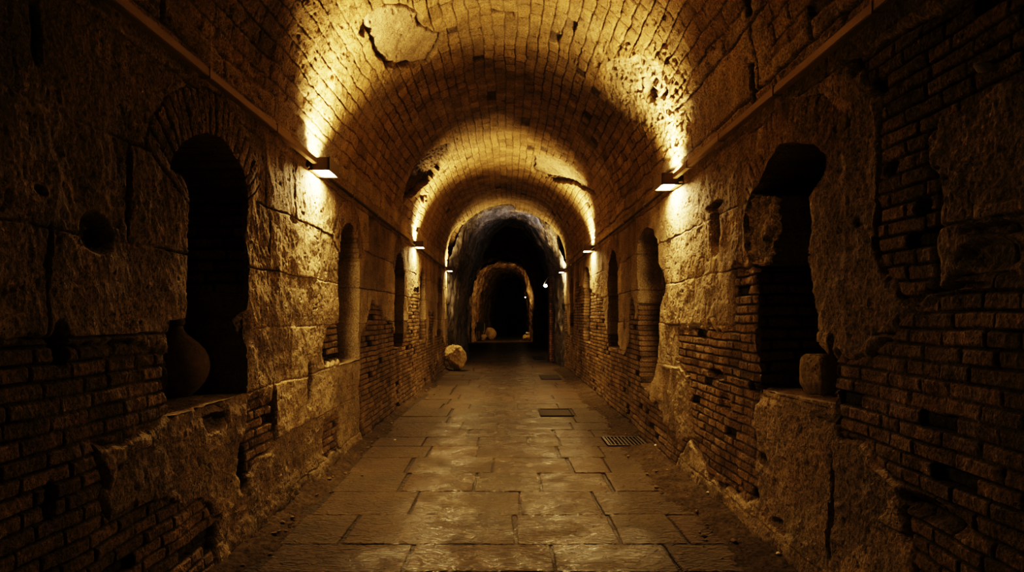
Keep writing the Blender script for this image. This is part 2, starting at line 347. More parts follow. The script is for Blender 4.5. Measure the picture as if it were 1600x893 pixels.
def wall(side):
    W = WALLS[side]; x0 = XL if side < 0 else XR
    ys = [.9]
    while ys[-1] < 20.0: ys.append(ys[-1]+min(max(.0026*ys[-1], .0065), .026))
    ys = np.array(ys, F32); zs = np.linspace(-.06, ZS, 460).astype(F32)
    Y, Z = np.meshgrid(ys, zs, indexing='ij'); Y = Y.copy(); Z = Z.copy()
    sh = Y.shape; Y = Y.ravel(); Z = Z.ravel(); X = np.full_like(Y, x0)
    # ragged-edge warp
    n1 = fbm(X, Y, Z, 6.0, 3, 21); n2 = fbm(X, Y, Z, 6.0, 3, 22)
    # niche signed distance, snap the rim
    sd = np.full(Y.shape, 9.0, F32); dep = np.zeros(Y.shape, F32)
    for nc in W['niche']:
        s = niche_sd(Y+.012*n1, Z+.012*n2, nc)
        dd = nc[-1]
        dep = np.where(s < sd, dd, dep); sd = np.minimum(sd, s)
    s2 = sd.reshape(sh)
    gy = np.gradient(s2, axis=0)/np.gradient(ys)[:, None]; gz = np.gradient(s2, axis=1)/(zs[1]-zs[0])
    gy, gz = gy.ravel(), gz.ravel()
    gl = np.sqrt(gy*gy+gz*gz)+1e-6
    cell = np.maximum(np.repeat(np.gradient(ys), sh[1]), .0066)
    snap = np.abs(sd) < cell*.5
    Y = np.where(snap, Y-sd*gy/gl, Y); Z = np.where(snap, Z-sd*gz/gl, Z)
    inside = (sd < 0) & ~snap
    # patterns ----------------------------------------------------------
    yw = Y+.022*n1; zw = Z+.016*n2
    # blocks
    ci = np.clip(np.searchsorted(COURSES, zw+.012*fbm(X, Y, Z, 1.2, 2, 31), side='right')-1, 0, len(COURSES)-2)
    zc = zw+.012*fbm(X, Y, Z, 1.2, 2, 31)
    dz = np.minimum(zc-COURSES[ci], COURSES[ci+1]-zc)
    dy = np.full(Y.shape, 9.0, F32); bid = np.zeros(Y.shape, F32)
    rng = random.Random(50+side)
    for k in range(len(COURSES)-1):
        J = [0.2]+list(W['joints'].get(k-1, [1.2, 2.3, 3.6, 4.7, 5.9]))
        while J[-1] < 21: J.append(J[-1]+rng.uniform(.55, 1.3))
        J = np.array(J); m = ci == k; yy = yw[m]
        j = np.clip(np.searchsorted(J, yy)-1, 0, len(J)-2)
        dy[m] = np.minimum(np.abs(yy-J[j]), np.abs(J[j+1]-yy)); bid[m] = j+37*k
    bd = np.minimum(dz, dy)
    r1 = hh(bid, 1, 60+side); r2 = hh(bid, 2, 61+side)
    jn = sst(.001, .009+.006*n1, bd)
    chis = fbm(X, Y*1.0+Z*.35, Z*.6, 44, 2, 41)                        # tooling marks
    lump = fbm(X, Y, Z, 11, 4, 43, .6)
    jv = (.25+.9*vnoise(X*0, Y*2.2, Z*2.2, 8)).clip(0, 1)
    chunk = sst(.05, .35, fbm(X, Y, Z, 2.6, 3, 49))
    Db = .020*(1-jn)*(.25+jv) - .014*(r1-.5) + (.003+.005*r2+.003*chunk)*chis + (.005+.006*chunk)*lump + .006*chunk
    # bricks
    fb, q1, q2, dbk = bricks(Y+.010*n1, Z+.005*n2+.010*fbm(X, Y, Z, 1.5, 2, 71), .235, .066, .0095, 80+side)
    miss = (q1 > .965)
    er = sst(.0, .45, fbm(X, Y, Z, 1.9, 3, 73)-.10*(Y < 4.6))      # where the brick is worn flush
    fb = 1-(1-fb)*(1-.65*er)
    Dk = .015*(1-fb)+.008*(q1-.5)*(1-er*.6)+.04*miss*(1-er) + (.004+.010*er)*lump + .005*chis + .010
    # plaster
    Dp = .012*lump + .010*fbm(X, Y, Z, 28, 3, 46) + .004
    def mask(polys, amp):
        s = np.full(Y.shape, 9.0, F32)
        for p in polys: s = np.minimum(s, poly_sd(Y+amp*n1*1.6, Z+amp*n2*1.6, p))
        return s
    sb = mask(W['brick'], .05); sp_ = mask(W['plaster'], .05)
    # random brick patches low down beyond the first niches
    far = np.where(Y > 8.6, fbm(X, Y, Z, .9, 3, 90+side)*.5+.22-.30*np.clip(Z-.9, -.2, 2), -1)
    sb = np.where(far > .08, np.minimum(sb, -.02-.0*Y), sb)
    mb = sst(.006, -.006, sb); mp_ = sst(.006, -.006, sp_)
    D = Db*(1-mb)+Dk*mb; 
    D = D*(1-mp_)+Dp*mp_
    edge = np.exp(-(sb/.018)**2)*.022*(1-mp_)
    D = D+edge
    # voussoirs round the niche heads
    vmask = np.zeros(Y.shape, F32); vface = np.ones(Y.shape, F32)
    for k, nc in enumerate(W['niche']):
        if nc[0] is not None:
            P = np.array(nc[0]); yc = (P[:, 0].min()+P[:, 0].max())/2; top = P[:, 1].max()
            if k == 1: continue
        else: yc, top = nc[1], nc[4]
        zc0 = top-.62
        ang = np.arctan2(Z-zc0, Y-yc); rad = np.hypot(Y-yc, Z-zc0)
        s = niche_sd(Y, Z, nc)
        on = (s > -.01) & (s < .25+.03*n1) & (np.abs(ang-math.pi/2) < 1.12)
        t = ang*.70/.075+.25*n2; fr = t-np.floor(t); w = 1-(1-sst(.04, .13, np.minimum(fr, 1-fr))*sst(.0, .012, .25+.03*n1-s))*(1 if side < 0 else sst(.0, .5, n1+.2))*.85
        vface = np.where(on, w, vface); vmask = np.where(on, 1.0, vmask)
        D = np.where(on, .018*(1-w)+.008*(hh(np.floor(t), k, 5)-.5)+.010*lump+.004*chis, D)
    # cavities
    for (a, b, ra, rb, dp) in W['cav']:
        yc, zc1 = wall_pt(a, b, side); ry = abs(wall_pt(a+ra, b, side)[0]-wall_pt(a-ra, b, side)[0])/2; rz = rb/FPX*yc
        e = np.sqrt(((Y-yc+.03*n1)/ry)**2+((Z-zc1+.03*n2)/rz)**2)
        D = D+dp*sst(1.1, .55, e)*(1+.6*lump)
    # worn foot of the wall & general bulging
    D = D-.045*sst(.28, .0, Z)*(.6+.8*fbm(X, Y, Z, 2.0, 3, 77))
    # pits
    pn = fbm(X, Y, Z, 30, 2, 97); D = D+.010*sst(.45, .62, pn)*(1-mb)
    # broken sill fronts
    for nc in W['niche'][:1]:
        P = np.array(nc[0]); zb = P[:, 1].min(); y0, y1 = P[:, 0].min(), P[:, 0].max()
        D = D+.035*sst(.12, 0, np.abs(Z-zb-.0)+.0)*(Z < zb)*sst(y0-.02, y0+.15, Y)*sst(y1+.02, y1-.15, Y)*(.5+.9*fbm(X, Y, Z, 4, 3, 99)).clip(0, 2)
    D = D*sst(0, .03, ZS-Z)
    Dn = base_noise(X, Y, Z)
    # niche interior
    if side > 0:   # rough stone fill left in the far jamb of the first right niche
        fill = poly_sd(Y+.02*n1, Z+.02*n2, wp(1, [(1183,303),(1207,306),(1209,345),(1206,390),(1202,412),(1165,416),(1150,380),(1150,300)]))
        dep = np.where((fill < 0) & (Y < 5.2), .035+.05*fbm(X, Y, Z, 18, 3, 12), dep)
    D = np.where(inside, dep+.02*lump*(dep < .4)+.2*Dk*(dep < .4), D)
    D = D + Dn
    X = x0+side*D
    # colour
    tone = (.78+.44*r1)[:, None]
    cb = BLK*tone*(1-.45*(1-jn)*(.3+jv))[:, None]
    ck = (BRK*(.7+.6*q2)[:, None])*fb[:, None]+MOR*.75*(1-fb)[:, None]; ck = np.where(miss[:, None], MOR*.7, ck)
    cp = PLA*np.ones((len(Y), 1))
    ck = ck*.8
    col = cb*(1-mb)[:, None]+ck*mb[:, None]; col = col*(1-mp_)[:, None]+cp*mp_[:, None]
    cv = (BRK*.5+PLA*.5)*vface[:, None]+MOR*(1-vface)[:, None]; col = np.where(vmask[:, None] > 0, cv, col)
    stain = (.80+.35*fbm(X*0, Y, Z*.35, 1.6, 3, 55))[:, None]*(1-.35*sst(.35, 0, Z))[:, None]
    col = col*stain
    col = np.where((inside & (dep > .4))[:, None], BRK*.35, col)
    # deeper = darker colour
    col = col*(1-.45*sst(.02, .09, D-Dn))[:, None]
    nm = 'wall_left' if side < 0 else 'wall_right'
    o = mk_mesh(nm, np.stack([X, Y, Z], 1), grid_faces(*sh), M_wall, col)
    o.data.set_sharp_from_angle(angle=math.radians(62))
    tag(o, kind='structure', label='left wall of tuff blocks and brick patches with arched niches' if side < 0 else 'right wall of tuff blocks and long thin bricks with arched niches', cat='wall')
    return o
WL = wall(-1); WR = wall(1)

# brick-faced far jambs of the two near niches
def jamb(side, y, z0, z1, nm):
    x0 = XL if side < 0 else XR
    us = np.linspace(.03, .74, 70).astype(F32); zs = np.linspace(z0, z1, 190).astype(F32)
    U, Z = np.meshgrid(us, zs, indexing='ij'); sh = U.shape; U, Z = U.ravel(), Z.ravel()
    fb, q1, q2, _ = bricks(U, Z+.006*fbm(U, Z, U*0, 5, 2, 3), .25, .075, .014, 200+side)
    D = .012*(1-fb)+.010*q1
    col = BRK*(.55+.4*q2)[:, None]*fb[:, None]+MOR*.5*(1-fb)[:, None]
    # follow the arched head: pull the jamb back where the head curves in
    o = mk_mesh(nm, np.stack([x0+side*U, y-.03+D, Z], 1), grid_faces(*sh), M_wall, col)
    tag(o, kind='structure', label='brick jamb inside the near %s niche' % ('left' if side < 0 else 'right'), cat='wall')
    return o
jamb(-1, 4.56, .97, 2.30, 'trim_1')
jamb(1, 4.59, .99, 1.82, 'trim_2')

def sill(side, y0, y1, z, nm, word):
    x0 = XL if side < 0 else XR
    us = np.linspace(.015, .74, 90).astype(F32); ys = np.linspace(y0, y1, 120).astype(F32)
    U, Y = np.meshgrid(us, ys, indexing='ij'); sh = U.shape; U, Y = U.ravel(), Y.ravel()
    e = .10+.05*fbm(U*0, Y, U*0, 5, 3, 5)
    Z = z+.004+.022*fbm(U, Y, U*0, 4, 3, 6)*sst(.02, .12, U)+.008*fbm(U, Y, U*0, 22, 3, 8)-.10*(1-sst(-.02, e*.6+.03, U))**1.5
    Z = np.where((U > .12), np.minimum(Z, z+.012), Z)
    col = BLK*(.42+.4*fbm(U, Y, U*0, 6, 3, 9))[:, None]
    o = mk_mesh(nm, np.stack([x0+side*U, Y, Z], 1), grid_faces(*sh), M_wall, col)
    tag(o, kind='structure', label='rough worn sill of the near %s niche' % word, cat='wall')
sill(-1, 3.46, 4.60, .985, 'trim_3', 'left')
sill(1, 3.50, 4.62, 1.022, 'trim_4', 'right')

# ------------------------------------------------------------------ vault
def vault():
    ys = [.9]
    while ys[-1] < 20.3: ys.append(ys[-1]+min(max(.0026*ys[-1], .011), .03))
    ys = np.array(ys, F32); ss = np.linspace(0, SP, 620).astype(F32)
    Y, S = np.meshgrid(ys, ss, indexing='ij'); sh = Y.shape; Y, S = Y.ravel(), S.ravel()
    th = math.pi-S/R; cx, sz = np.cos(th), np.sin(th)
    X = XC+R*cx; Z = ZS+R*sz
    n1 = fbm(X, Y, Z, 6.0, 3, 21); n2 = fbm(X, Y, Z, 6.0, 3, 22)
    lump = fbm(X, Y, Z, 11, 4, 43, .6); fine = fbm(X, Y, Z, 28, 3, 47)
    fb, q1, q2, _ = bricks(Y+.03*n1, S+.022*n2+.02*fbm(X, Y, Z, 1.5, 2, 4), .25, SP/42, .0095, 300, .6)
    miss = (q1 > .985)
    er = sst(-.2, .35, fbm(X, Y, Z, 1.7, 3, 73))
    fb = 1-(1-fb)*(1-.5*er)
    D = .012*(1-fb)+.008*(q1-.5)*(1-.5*er)+.035*miss*(1-er)+(.007+.008*er)*lump+.006*fine
    # big-block haunches low on both sides of the vault
    fc, w1, w2, _ = bricks(Y+.02*n1, S+.02*n2, .85, .44, .02, 340); 
    hs = np.minimum(S, SP-S)+.10*fbm(X, Y, Z, 1.1, 3, 60)+np.where((S > SP/2) & (Y > 4.3) & (Y < 6.4), -.12, .30)
    mh = sst(.49, .47, hs)
    Dh = .024*(1-fc)-.016*(w1-.5)+.015*lump+.007*fine
    D = D*(1-mh)+Dh*mh+.014*np.exp(-((hs-.48)/.02)**2)
    col = (BRK*(.75+.5*q2)[:, None]*np.array([1.12, 1.14, 1.05]))*fb[:, None]+MOR*.6*(1-fb)[:, None]
    col = np.where(miss[:, None], MOR, col)
    col = col*(1-mh)[:, None]+(BLK*(.8+.3*w1)[:, None]*(.45+.55*fc)[:, None])*mh[:, None]
    # lime bloom over the brick
    blo = sst(-.1, .5, fbm(X, Y, Z, 1.3, 4, 66))[:, None]*.45
    col = col*(1-blo)+BLK*.95*blo
    vp = lambda pts: [vault_pt(a, b) for a, b in pts]
    # fallen facing: (polygon, depth, inner tone, roughness, crack width)
    patches = [
      (vp([(572,28),(585,18),(600,10),(620,6),(642,12),(656,24),(660,40),(690,54),(690,62),(684,80),(668,98),(640,104),(600,102),(586,76),(574,48)]), .035, BLK*1.05, .6, .020),
      (vp([(560,50),(572,30),(576,50),(566,58)]), .08, BLK*.5, .5, .0),
      (vp([(950,95),(985,88),(1018,90),(1045,120),(1052,180),(1060,225),(1040,240),(1020,200),(985,190),(955,165),(948,130)]), .022, BLK*.95, 2.2, .0),
      (vp([(1003,120),(1013,124),(1026,150),(1012,158),(1006,150)]), .12, MOR, .5, 0),
      (vp([(1034,128),(1043,132),(1038,152),(1030,150)]), .10, MOR, .5, 0),
      (vp([(709,221),(703,240),(688,262),(668,284),(648,302),(630,314),(633,290),(645,262),(668,238),(690,226)]), .11, BRK*.5, 2.4, .02),
      (vp([(832,243),(868,247),(900,268),(932,305),(915,300),(885,284),(855,278),(832,268)]), .05, BLK*.9, .8, .02),
      (vp([(850,279),(885,282),(893,288),(866,286)]), .08, MOR, .5, 0),
      (vp([(654,302),(666,304),(660,314),(655,312)]), .10, MOR, .5, 0),
      (vp([(700,395),(706,365),(722,345),(724,352),(713,372),(704,400)]), .14, MOR, 1.0, 0),
      (vp([(730,345),(760,325),(800,318),(806,326),(770,338),(738,352)]), .10, BRK*.4, 1.6, 0),
      (vp([(1145,-30),(1163,-30),(1168,22),(1160,28)]), .10, MOR, .5, 0),
      (vp([(1166,98),(1176,95),(1182,165),(1174,168)]), .12, MOR, .5, 0),
      (vp([(765,18),(800,22),(800,28),(770,24)]), .04, MOR, .5, 0),
    ]
    for P, dp, tn, rg, cr in patches:
        s = poly_sd(Y+.05*n1, S+.05*n2, P)
        m = sst(.008, -.008, s)
        D = D*(1-m)+(dp+.016*rg*lump+.008*rg*fine)*m + cr*1.9*np.exp(-((s+.02)/.018)**2)*sst(-.3, .25, n1+.35)
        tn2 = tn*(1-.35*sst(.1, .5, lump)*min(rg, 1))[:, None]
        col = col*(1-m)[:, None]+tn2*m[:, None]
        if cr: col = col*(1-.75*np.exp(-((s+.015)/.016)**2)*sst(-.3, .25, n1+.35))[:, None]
    # pocks where the facing is pitted
    pk = poly_sd(Y, S, vp([(940,80),(1050,80),(1070,240),(1010,240),(940,170)])); pm = sst(.2, -.1, pk)
    D = D+.05*sst(.18, .42, fbm(X, Y, Z, 16, 3, 88))*pm
    pn = fbm(X, Y, Z, 22, 2, 97); D = D+.016*sst(.45, .65, pn)
    D = D+.03*fbm(X, Y, Z, .55, 2, 7)*sst(0, .5, np.minimum(S, SP-S))
    D = D*sst(0, .03, np.minimum(S, SP-S))
    Dn = base_noise(np.where(S < SP/2, np.minimum(X, XL*0+X), X), Y, Z)
    col = col*(.85+.35*fbm(X, Y*.6, Z, 1.1, 3, 58))[:, None]
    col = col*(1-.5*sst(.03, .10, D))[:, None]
    rr = R+D+Dn
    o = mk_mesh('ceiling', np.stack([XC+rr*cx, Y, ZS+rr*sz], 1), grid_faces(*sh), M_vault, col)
    tag(o, kind='structure', label='barrel vault of small weathered bricks with fallen patches', cat='ceiling')
vault()

# ------------------------------------------------------------------ rock-cut passage beyond the vault
def cave(nm, y0, y1, keys, dy, na, amp, seed, tone, label, zoff=0):
    ks = np.array(keys, float)     # y, left, right, height, pointedness
    ys = np.arange(y0, y1+dy*.5, dy); al = np.linspace(0, math.pi, na)
    Y, A = np.meshgrid(ys, al, indexing='ij'); sh = Y.shape; Y, A = Y.ravel(), A.ravel()
    g = lambda c: np.interp(Y, ks[:, 0], ks[:, c])
    xl, xr, h, p = g(1), g(2), g(3), g(4)
    ca, sa = -np.cos(A), np.sin(A)
    X = (xl+xr)/2+.25*p*np.abs(sa)**3+(xr-xl)/2*np.sign(ca)*np.abs(ca)**(.62+p*3)
    Z = -.1+h*np.abs(sa)**.62
    nx, nz = ca, sa
    d = amp*1.3*fbm(X, Y, Z, .6, 3, seed)+amp*.9*fbm(X, Y, Z*.4, 3.0, 4, seed+3, .6)+amp*.35*fbm(X, Y, Z*.6, 8, 3, seed+5)
    X = X+nx*d; Z = np.where(Z > .05, Z+nz*d, Z)
    k = (1+.8*fbm(X, Y, Z*.3, 2.5, 4, seed+8))*(1-.5*sst(0, .2, fbm(X, Y, Z*.35, 4, 3, seed+3)))
    col = np.array(tone)*k[:, None]
    o = mk_mesh(nm, np.stack([X, Y, Z], 1), grid_faces(*sh), M_rock, col)
    tag(o, kind='structure', label=label, cat='wall')
    return o
cave('wall_rock', 19.6, 27.5, [(19.6,-1.80,1.74,4.85,.06),(20.4,-1.62,1.66,4.60,.14),(22.0,-1.45,1.58,4.75,.18),(24.0,-1.36,1.58,4.95,.24),(25.5,-1.55,1.8,4.9,.15),(27.5,-2.3,2.2,5.6,.1)],
     .055, 300, .16, 401, (.135, .122, .113), 'pale grey pointed rock passage past the end of the brick vault')
cave('wall_chamber', 27.4, 40.2, [(27.4,-2.4,2.3,5.7,.1),(30,-2.8,2.5,6.2,.0),(38,-2.8,2.3,6.2,0),(39.2,-2.35,1.75,5.3,0),(40.2,-2.1,1.55,4.95,0)],
     .12, 160, .2, 431, (.13, .10, .07), 'dark chamber walls beyond the rock passage')
cave('wall_end', 40.1, 64.0, [(40.1,-2.1,1.55,4.95,0),(42,-2.0,1.5,4.85,.02),(46,-1.9,1.55,4.9,.05),(52,-1.4,1.6,5.0,.1),(64,-1.2,1.6,5.0,.1)],
     .10, 180, .22, 461, (.34, .24, .13), 'amber lit rock arch at the far end of the tunnel')

# ------------------------------------------------------------------ floor
def build_floor():
    rng = random.Random(11)
    V = []; Fc = []; col = []
    # bedding under and between the slabs
    def add_grid(xs, ys, zf, cf):
        n = len(V)
        for y in ys:
            for x in xs: V.append((x, y, zf(x, y))); col.append(cf(x, y))
        nx = len(xs)
        for j in range(len(ys)-1):
            for i in range(nx-1):
                a = n+j*nx+i; Fc.append((a, a+1, a+nx+1, a+nx))
    add_grid(list(np.linspace(-2.0, 1.95, 60)), list(np.linspace(.5, 23, 300)), lambda x, y: -.012+.002*math.sin(x*37+y*11)*math.cos(y*29), lambda x, y: (.04, .03, .018))
    add_grid(list(np.linspace(-3.4, 3.2, 40)), list(np.linspace(22.9, 66, 160)), lambda x, y: -.006+.012*math.sin(x*3+y*2)*math.cos(y*1.7), lambda x, y: (.15, .11, .065))
    rows = [.9, 1.5, 2.1, 2.75, 3.4, 4.01, 4.50, 5.18, 5.86, 6.56, 7.27, 7.90, 8.50, 9.05, 9.65, 10.24, 11.12]
    while rows[-1] < 22.6: rows.append(rows[-1]+rng.uniform(.5, .75))
    fixed = {5:[-1.5,-.62,.28,1.02,1.5], 6:[-1.52,-1.12,.05,.75,1.2,1.5], 7:[-1.5,-.75,.10,.72,1.5], 8:[-1.52,-.95,-.3,.3,.9,1.45], 9:[-1.55,-1.0,-.15,.62,1.0,1.5],
             10:[-1.6,-.87,-.33,.55,1.05,1.5], 11:[-1.6,-1.0,-.35,.25,.62,1.16,1.64], 15:[-1.6,-.9,-.2,.48,1.03,1.55]}
    for r in range(len(rows)-1):
        ya, yb = rows[r], rows[r+1]
        if r in fixed: xs = fixed[r]
        else:
            xs = [-1.66+rng.uniform(0, .12)]
            while xs[-1] < 1.1: xs.append(xs[-1]+rng.uniform(.45, 1.05))
            xs[-1] = 1.56
        for i in range(len(xs)-1):
            xa, xb = xs[i], xs[i+1]
            if r == 11 and abs(xa-1.16) < .01: continue     # the drain sits here
            if r == 15 and abs(xa-.48) < .01: continue      # the sunk cover sits here
            g = rng.uniform(.005, .009)
            gx = g+rng.choice([.0, .006, .016, .022])
            xa2, xb2, ya2, yb2 = xa+gx, xb-g, ya+g, yb-g
            sub = .05 if ya < 12 else .12
            def side(p, q):
                L = math.dist(p, q); k = max(1, int(L/sub))
                return [(p[0]+(q[0]-p[0])*t/k, p[1]+(q[1]-p[1])*t/k) for t in range(k)]
            cs = [(xa2, ya2), (xb2, ya2), (xb2, yb2), (xa2, yb2)]
            cs = [(a+rng.uniform(-.006, .006), b+rng.uniform(-.005, .005)) for a, b in cs]
            ring = sum((side(cs[k], cs[(k+1) % 4]) for k in range(4)), [])
            ring = [(a+rng.uniform(-.003, .003), b+rng.uniform(-.003, .003)) for a, b in ring]
            cxm, cym = (xa+xb)/2, (ya+yb)/2
            tx, ty, tz = rng.uniform(-.006, .006), rng.uniform(-.007, .007), rng.uniform(-.003, .003)
            zt = lambda x, y: tz+tx*(x-cxm)+ty*(y-cym)
            tone = rng.uniform(.9, 1.12); wm = rng.uniform(.92, 1.06)
            c = (.080*tone, .059*tone*wm, .033*tone*wm)
            if r == 10 and i == 1: c = (.115, .08, .045)
            n = len(V); m = len(ring)
            for lev, (ins, dz) in enumerate(((0, -.03), (0, -.006), (.008, 0))):
                for (a, b) in ring:
                    f = 1-ins/max(xb-xa, .1)*2; fy = 1-ins/max(yb-ya, .1)*2
                    a2, b2 = cxm+(a-cxm)*f, cym+(b-cym)*fy
                    V.append((a2, b2, zt(a2, b2)+dz)); col.append(c if lev == 2 else tuple(q*.55 for q in c))
            for lev in range(2):
                for k in range(m):
                    k2 = (k+1) % m; o = n+lev*m
                    Fc.append((o+k, o+k2, o+m+k2, o+m+k))
            Fc.append(tuple(n+2*m+k for k in range(m)))
    me = bpy.data.meshes.new('floor'); me.from_pydata(V, [], Fc); me.materials.append(M_floor)
    a = me.attributes.new('col', 'FLOAT_COLOR', 'POINT'); c4 = np.ones((len(V), 4), F32); c4[:, :3] = col; a.data.foreach_set('color', c4.ravel())
    me.update()
    o = bpy.data.objects.new('floor', me); C.objects.link(o)
    tag(o, kind='structure', label='worn rectangular stone paving with polished middle', cat='floor')
build_floor()

# dirt banked along both wall feet
def dirt(side, nm, label):
    x0 = XL if side < 0 else XR
    ys = [.9]
    while ys[-1] < 19.6: ys.append(ys[-1]+min(max(.004*ys[-1], .012), .05))
    ys = np.array(ys); us = np.linspace(-.04, .62, 60)
    Y, U = np.meshgrid(ys, us, indexing='ij'); sh = Y.shape; Y, U = Y.ravel(), U.ravel()
    X = x0-side*U
    wid = (.13 if side < 0 else .33)+.12*fbm(Y, Y*0, Y*0, .9, 3, 500+side)+(.05*fbm(X, Y, X*0, 5, 3, 510))
    Z = .06*(1-U/np.maximum(wid, .05))-.004
    Z = np.minimum(Z, .07)
    Z = Z+.020*fbm(X, Y, X*0, 7, 4, 520, .65)+.010*fbm(X, Y, X*0, 40, 2, 530)
    Z = np.where(U > wid+.12, -.03, Z)
    if side > 0: Z = np.where((Y > 7.84) & (Y < 8.56) & (U > -.02), -.03, Z); Z = np.where((Y > 16.1) & (Y < 17.5) & (U > .3), -.03, Z); Z = np.maximum(Z, -.03)
    o = mk_mesh(nm, np.stack([X, Y, Z], 1), grid_faces(*sh), M_dirt)
    tag(o, label, 'dirt', kind='stuff')
dirt(-1, 'dirt_bank', 'narrow bank of dark gritty dirt along the foot of the left wall')
dirt(1, 'dirt_bank', 'wide bank of dark gritty dirt along the foot of the right wall')

# brick pier in the rock passage, right side
def pier():
    ys = np.linspace(0, 1, 2)
    us = np.linspace(0, .62, 40).astype(F32); zs = np.linspace(-.05, 3.75, 240).astype(F32)
    U, Z = np.meshgrid(us, zs, indexing='ij'); sh = U.shape; U, Z = U.ravel(), Z.ravel()
    w = np.where(Z > 3.2, .62*(1-((Z-3.2)/.58).clip(0, 1)**1.6*.9), .62)
    fb, q1, q2, _ = bricks(U, Z, .24, .075, .014, 610)
    x = 1.44+.0*U; 
    # face towards the camera then along the tunnel
    u = U/.62; fx = np.where(u < .45, 1.66-(u/.45)*.27, 1.39); fy = np.where(u < .45, 22.6, 22.6+(u-.45)/.55*.8)
    dd = .012*(1-fb)
    col = np.array([.30, .17, .13])*(.7+.5*q2)[:, None]*fb[:, None]+MOR*(1-fb)[:, None]
    k = w/.62
    o = mk_mesh('wall_pier', np.stack([1.7-(1.7-fx)*k-.0*dd, fy+dd, Z], 1), grid_faces(*sh), M_wall, col)
    tag(o, kind='structure', label='reddish brick pier standing in the right side of the rock passage', cat='pier')
pier()

# ------------------------------------------------------------------ wall lamps and lights
WARM = (1.0, .635, .255)
def light(nm, kind, loc, rot, energy, col, parent=None, **kw):
    l = bpy.data.lights.new(nm, kind); l.energy = energy; l.color = col
    for k, v in kw.items(): setattr(l, k, v)
    o = bpy.data.objects.new(nm, l); C.objects.link(o); o.location = loc; o.rotation_euler = rot
    if parent: o.parent = parent
    return o
lamps = [(-1, 5.90, 1.0, 'left wall lamp nearest the camera, beside the first niche', 1),
         (-1, 12.45, 1.35, 'second lamp along the left wall, on the rail before the third arch glow', 1),
         (-1, 19.0, .75, 'small third lamp on the left wall at the start of the grey rock passage', 1),
         (1, 6.55, 1.0, 'right wall lamp nearest the camera, beside the broken edged niche', 1),
         (1, 13.2, 1.35, 'second lamp along the right wall, on the rail past the lancet niches', 1),
         (1, 19.6, .6, 'small third lamp on the right wall just before the reddish brick pier', 1)]
EN_UP, EN_DN = 37.0, 36.0
def wall_lamp(side, y, k, label):
    x0 = XL if side < 0 else XR; s = -side   # s points into the tunnel
    root = empty('wall_lamp', (x0, y, 2.77)); tag(root, label, 'lamp', 'wall lamps along the tunnel')
    h = MB(); L = .34
    # open-ended box shell: back, front, two ends, with chamfered outer top corner
    h.box((s*.02, L/2, .05), (.05, L, .11)); h.box((s*.186, L/2, .05), (.012, L, .11)); h.box((s*.10, .006, .05), (.175, .012, .11)); h.box((s*.10, L-.006, .05), (.175, .012, .11))
    h.box((s*.10, L/2, .05), (.175, L-.01, .012))
    h.build('housing', M_lamp, root)
    g = MB(); g.box((s*.115, L/2, .006), (.125, L-.05, .006)); g.build('lower_diffuser', M_glow, root)
    g = MB(); g.box((s*.115, L/2, .096), (.125, L-.05, .006)); g.build('upper_diffuser', M_glow_s, root)
    b = MB(); b.box((s*.0, -.03, .04), (.07, .07, .06), bev=.006); b.build('mounting_bracket', M_cond, root)
    a = light('up_light', 'AREA', (s*.10, L/2, .112), (math.pi, 0, 0), EN_UP*k, WARM, root, spread=math.radians(112), shape='RECTANGLE', size=.12, size_y=.28)
    a = light('down_light', 'AREA', (s*.10, L/2, -.004), (0, 0, 0), EN_DN*k, WARM, root, spread=math.radians(172), shape='RECTANGLE', size=.12, size_y=.28)
    return root
for sd_, y, k, lb, _ in lamps: wall_lamp(sd_, y, k, lb)

# two far lamps, seen as bare bulbs
def far_lamp(loc, label, r, en):
    root = empty('bulkhead_lamp', loc); tag(root, label, 'lamp')
    b = MB(); b.tube((.12, 0, .03), (.0, 0, .03), .03); b.tube((0, 0, -.01), (0, 0, .10), .07, 16, .05); b.build('bracket', M_cond, root, True)
    g = MB(); prof = [(r*math.sin(math.pi*t/10), -r*math.cos(math.pi*t/10)-r*.8) for t in range(11)]; g.lathe(prof, (0, 0, 0), 16); g.build('bulb', M_glow_s, root, True)
    light('bulb_light', 'POINT', (-.1, -.1, -.3), (0, 0, 0), en, WARM, root, shadow_soft_size=.05)
far_lamp((1.50, 27.0, 2.78), 'round glowing lamp on a bracket in the dark right of the rock passage', .075, 9)
far_lamp((1.28, 49.0, 2.9), 'tiny point of a lamp far inside the last dark arch', .035, 1.5)
# lamp light washing the far arch, cool light in the rock passage
light('far_arch_light', 'SPOT', (1.2, 39.6, 2.9), (math.radians(75), 0, math.radians(35)), 130, (1, .62, .24), None, spot_size=math.radians(150), spot_blend=.8, shadow_soft_size=.1)
light('passage_light', 'AREA', (.2, 19.9, 4.2), (math.radians(-75)+math.pi, 0, 0), 3.8, (.86, .80, .84), None, shape='RECTANGLE', size=1.6, size_y=.3)
# weak warm fill added out of view behind the camera, lifts the near walls
light('rear_fill_light', 'POINT', (0, -3.5, 2.6), (0, 0, 0), 3, (1, .58, .22), None, shadow_soft_size=.4)

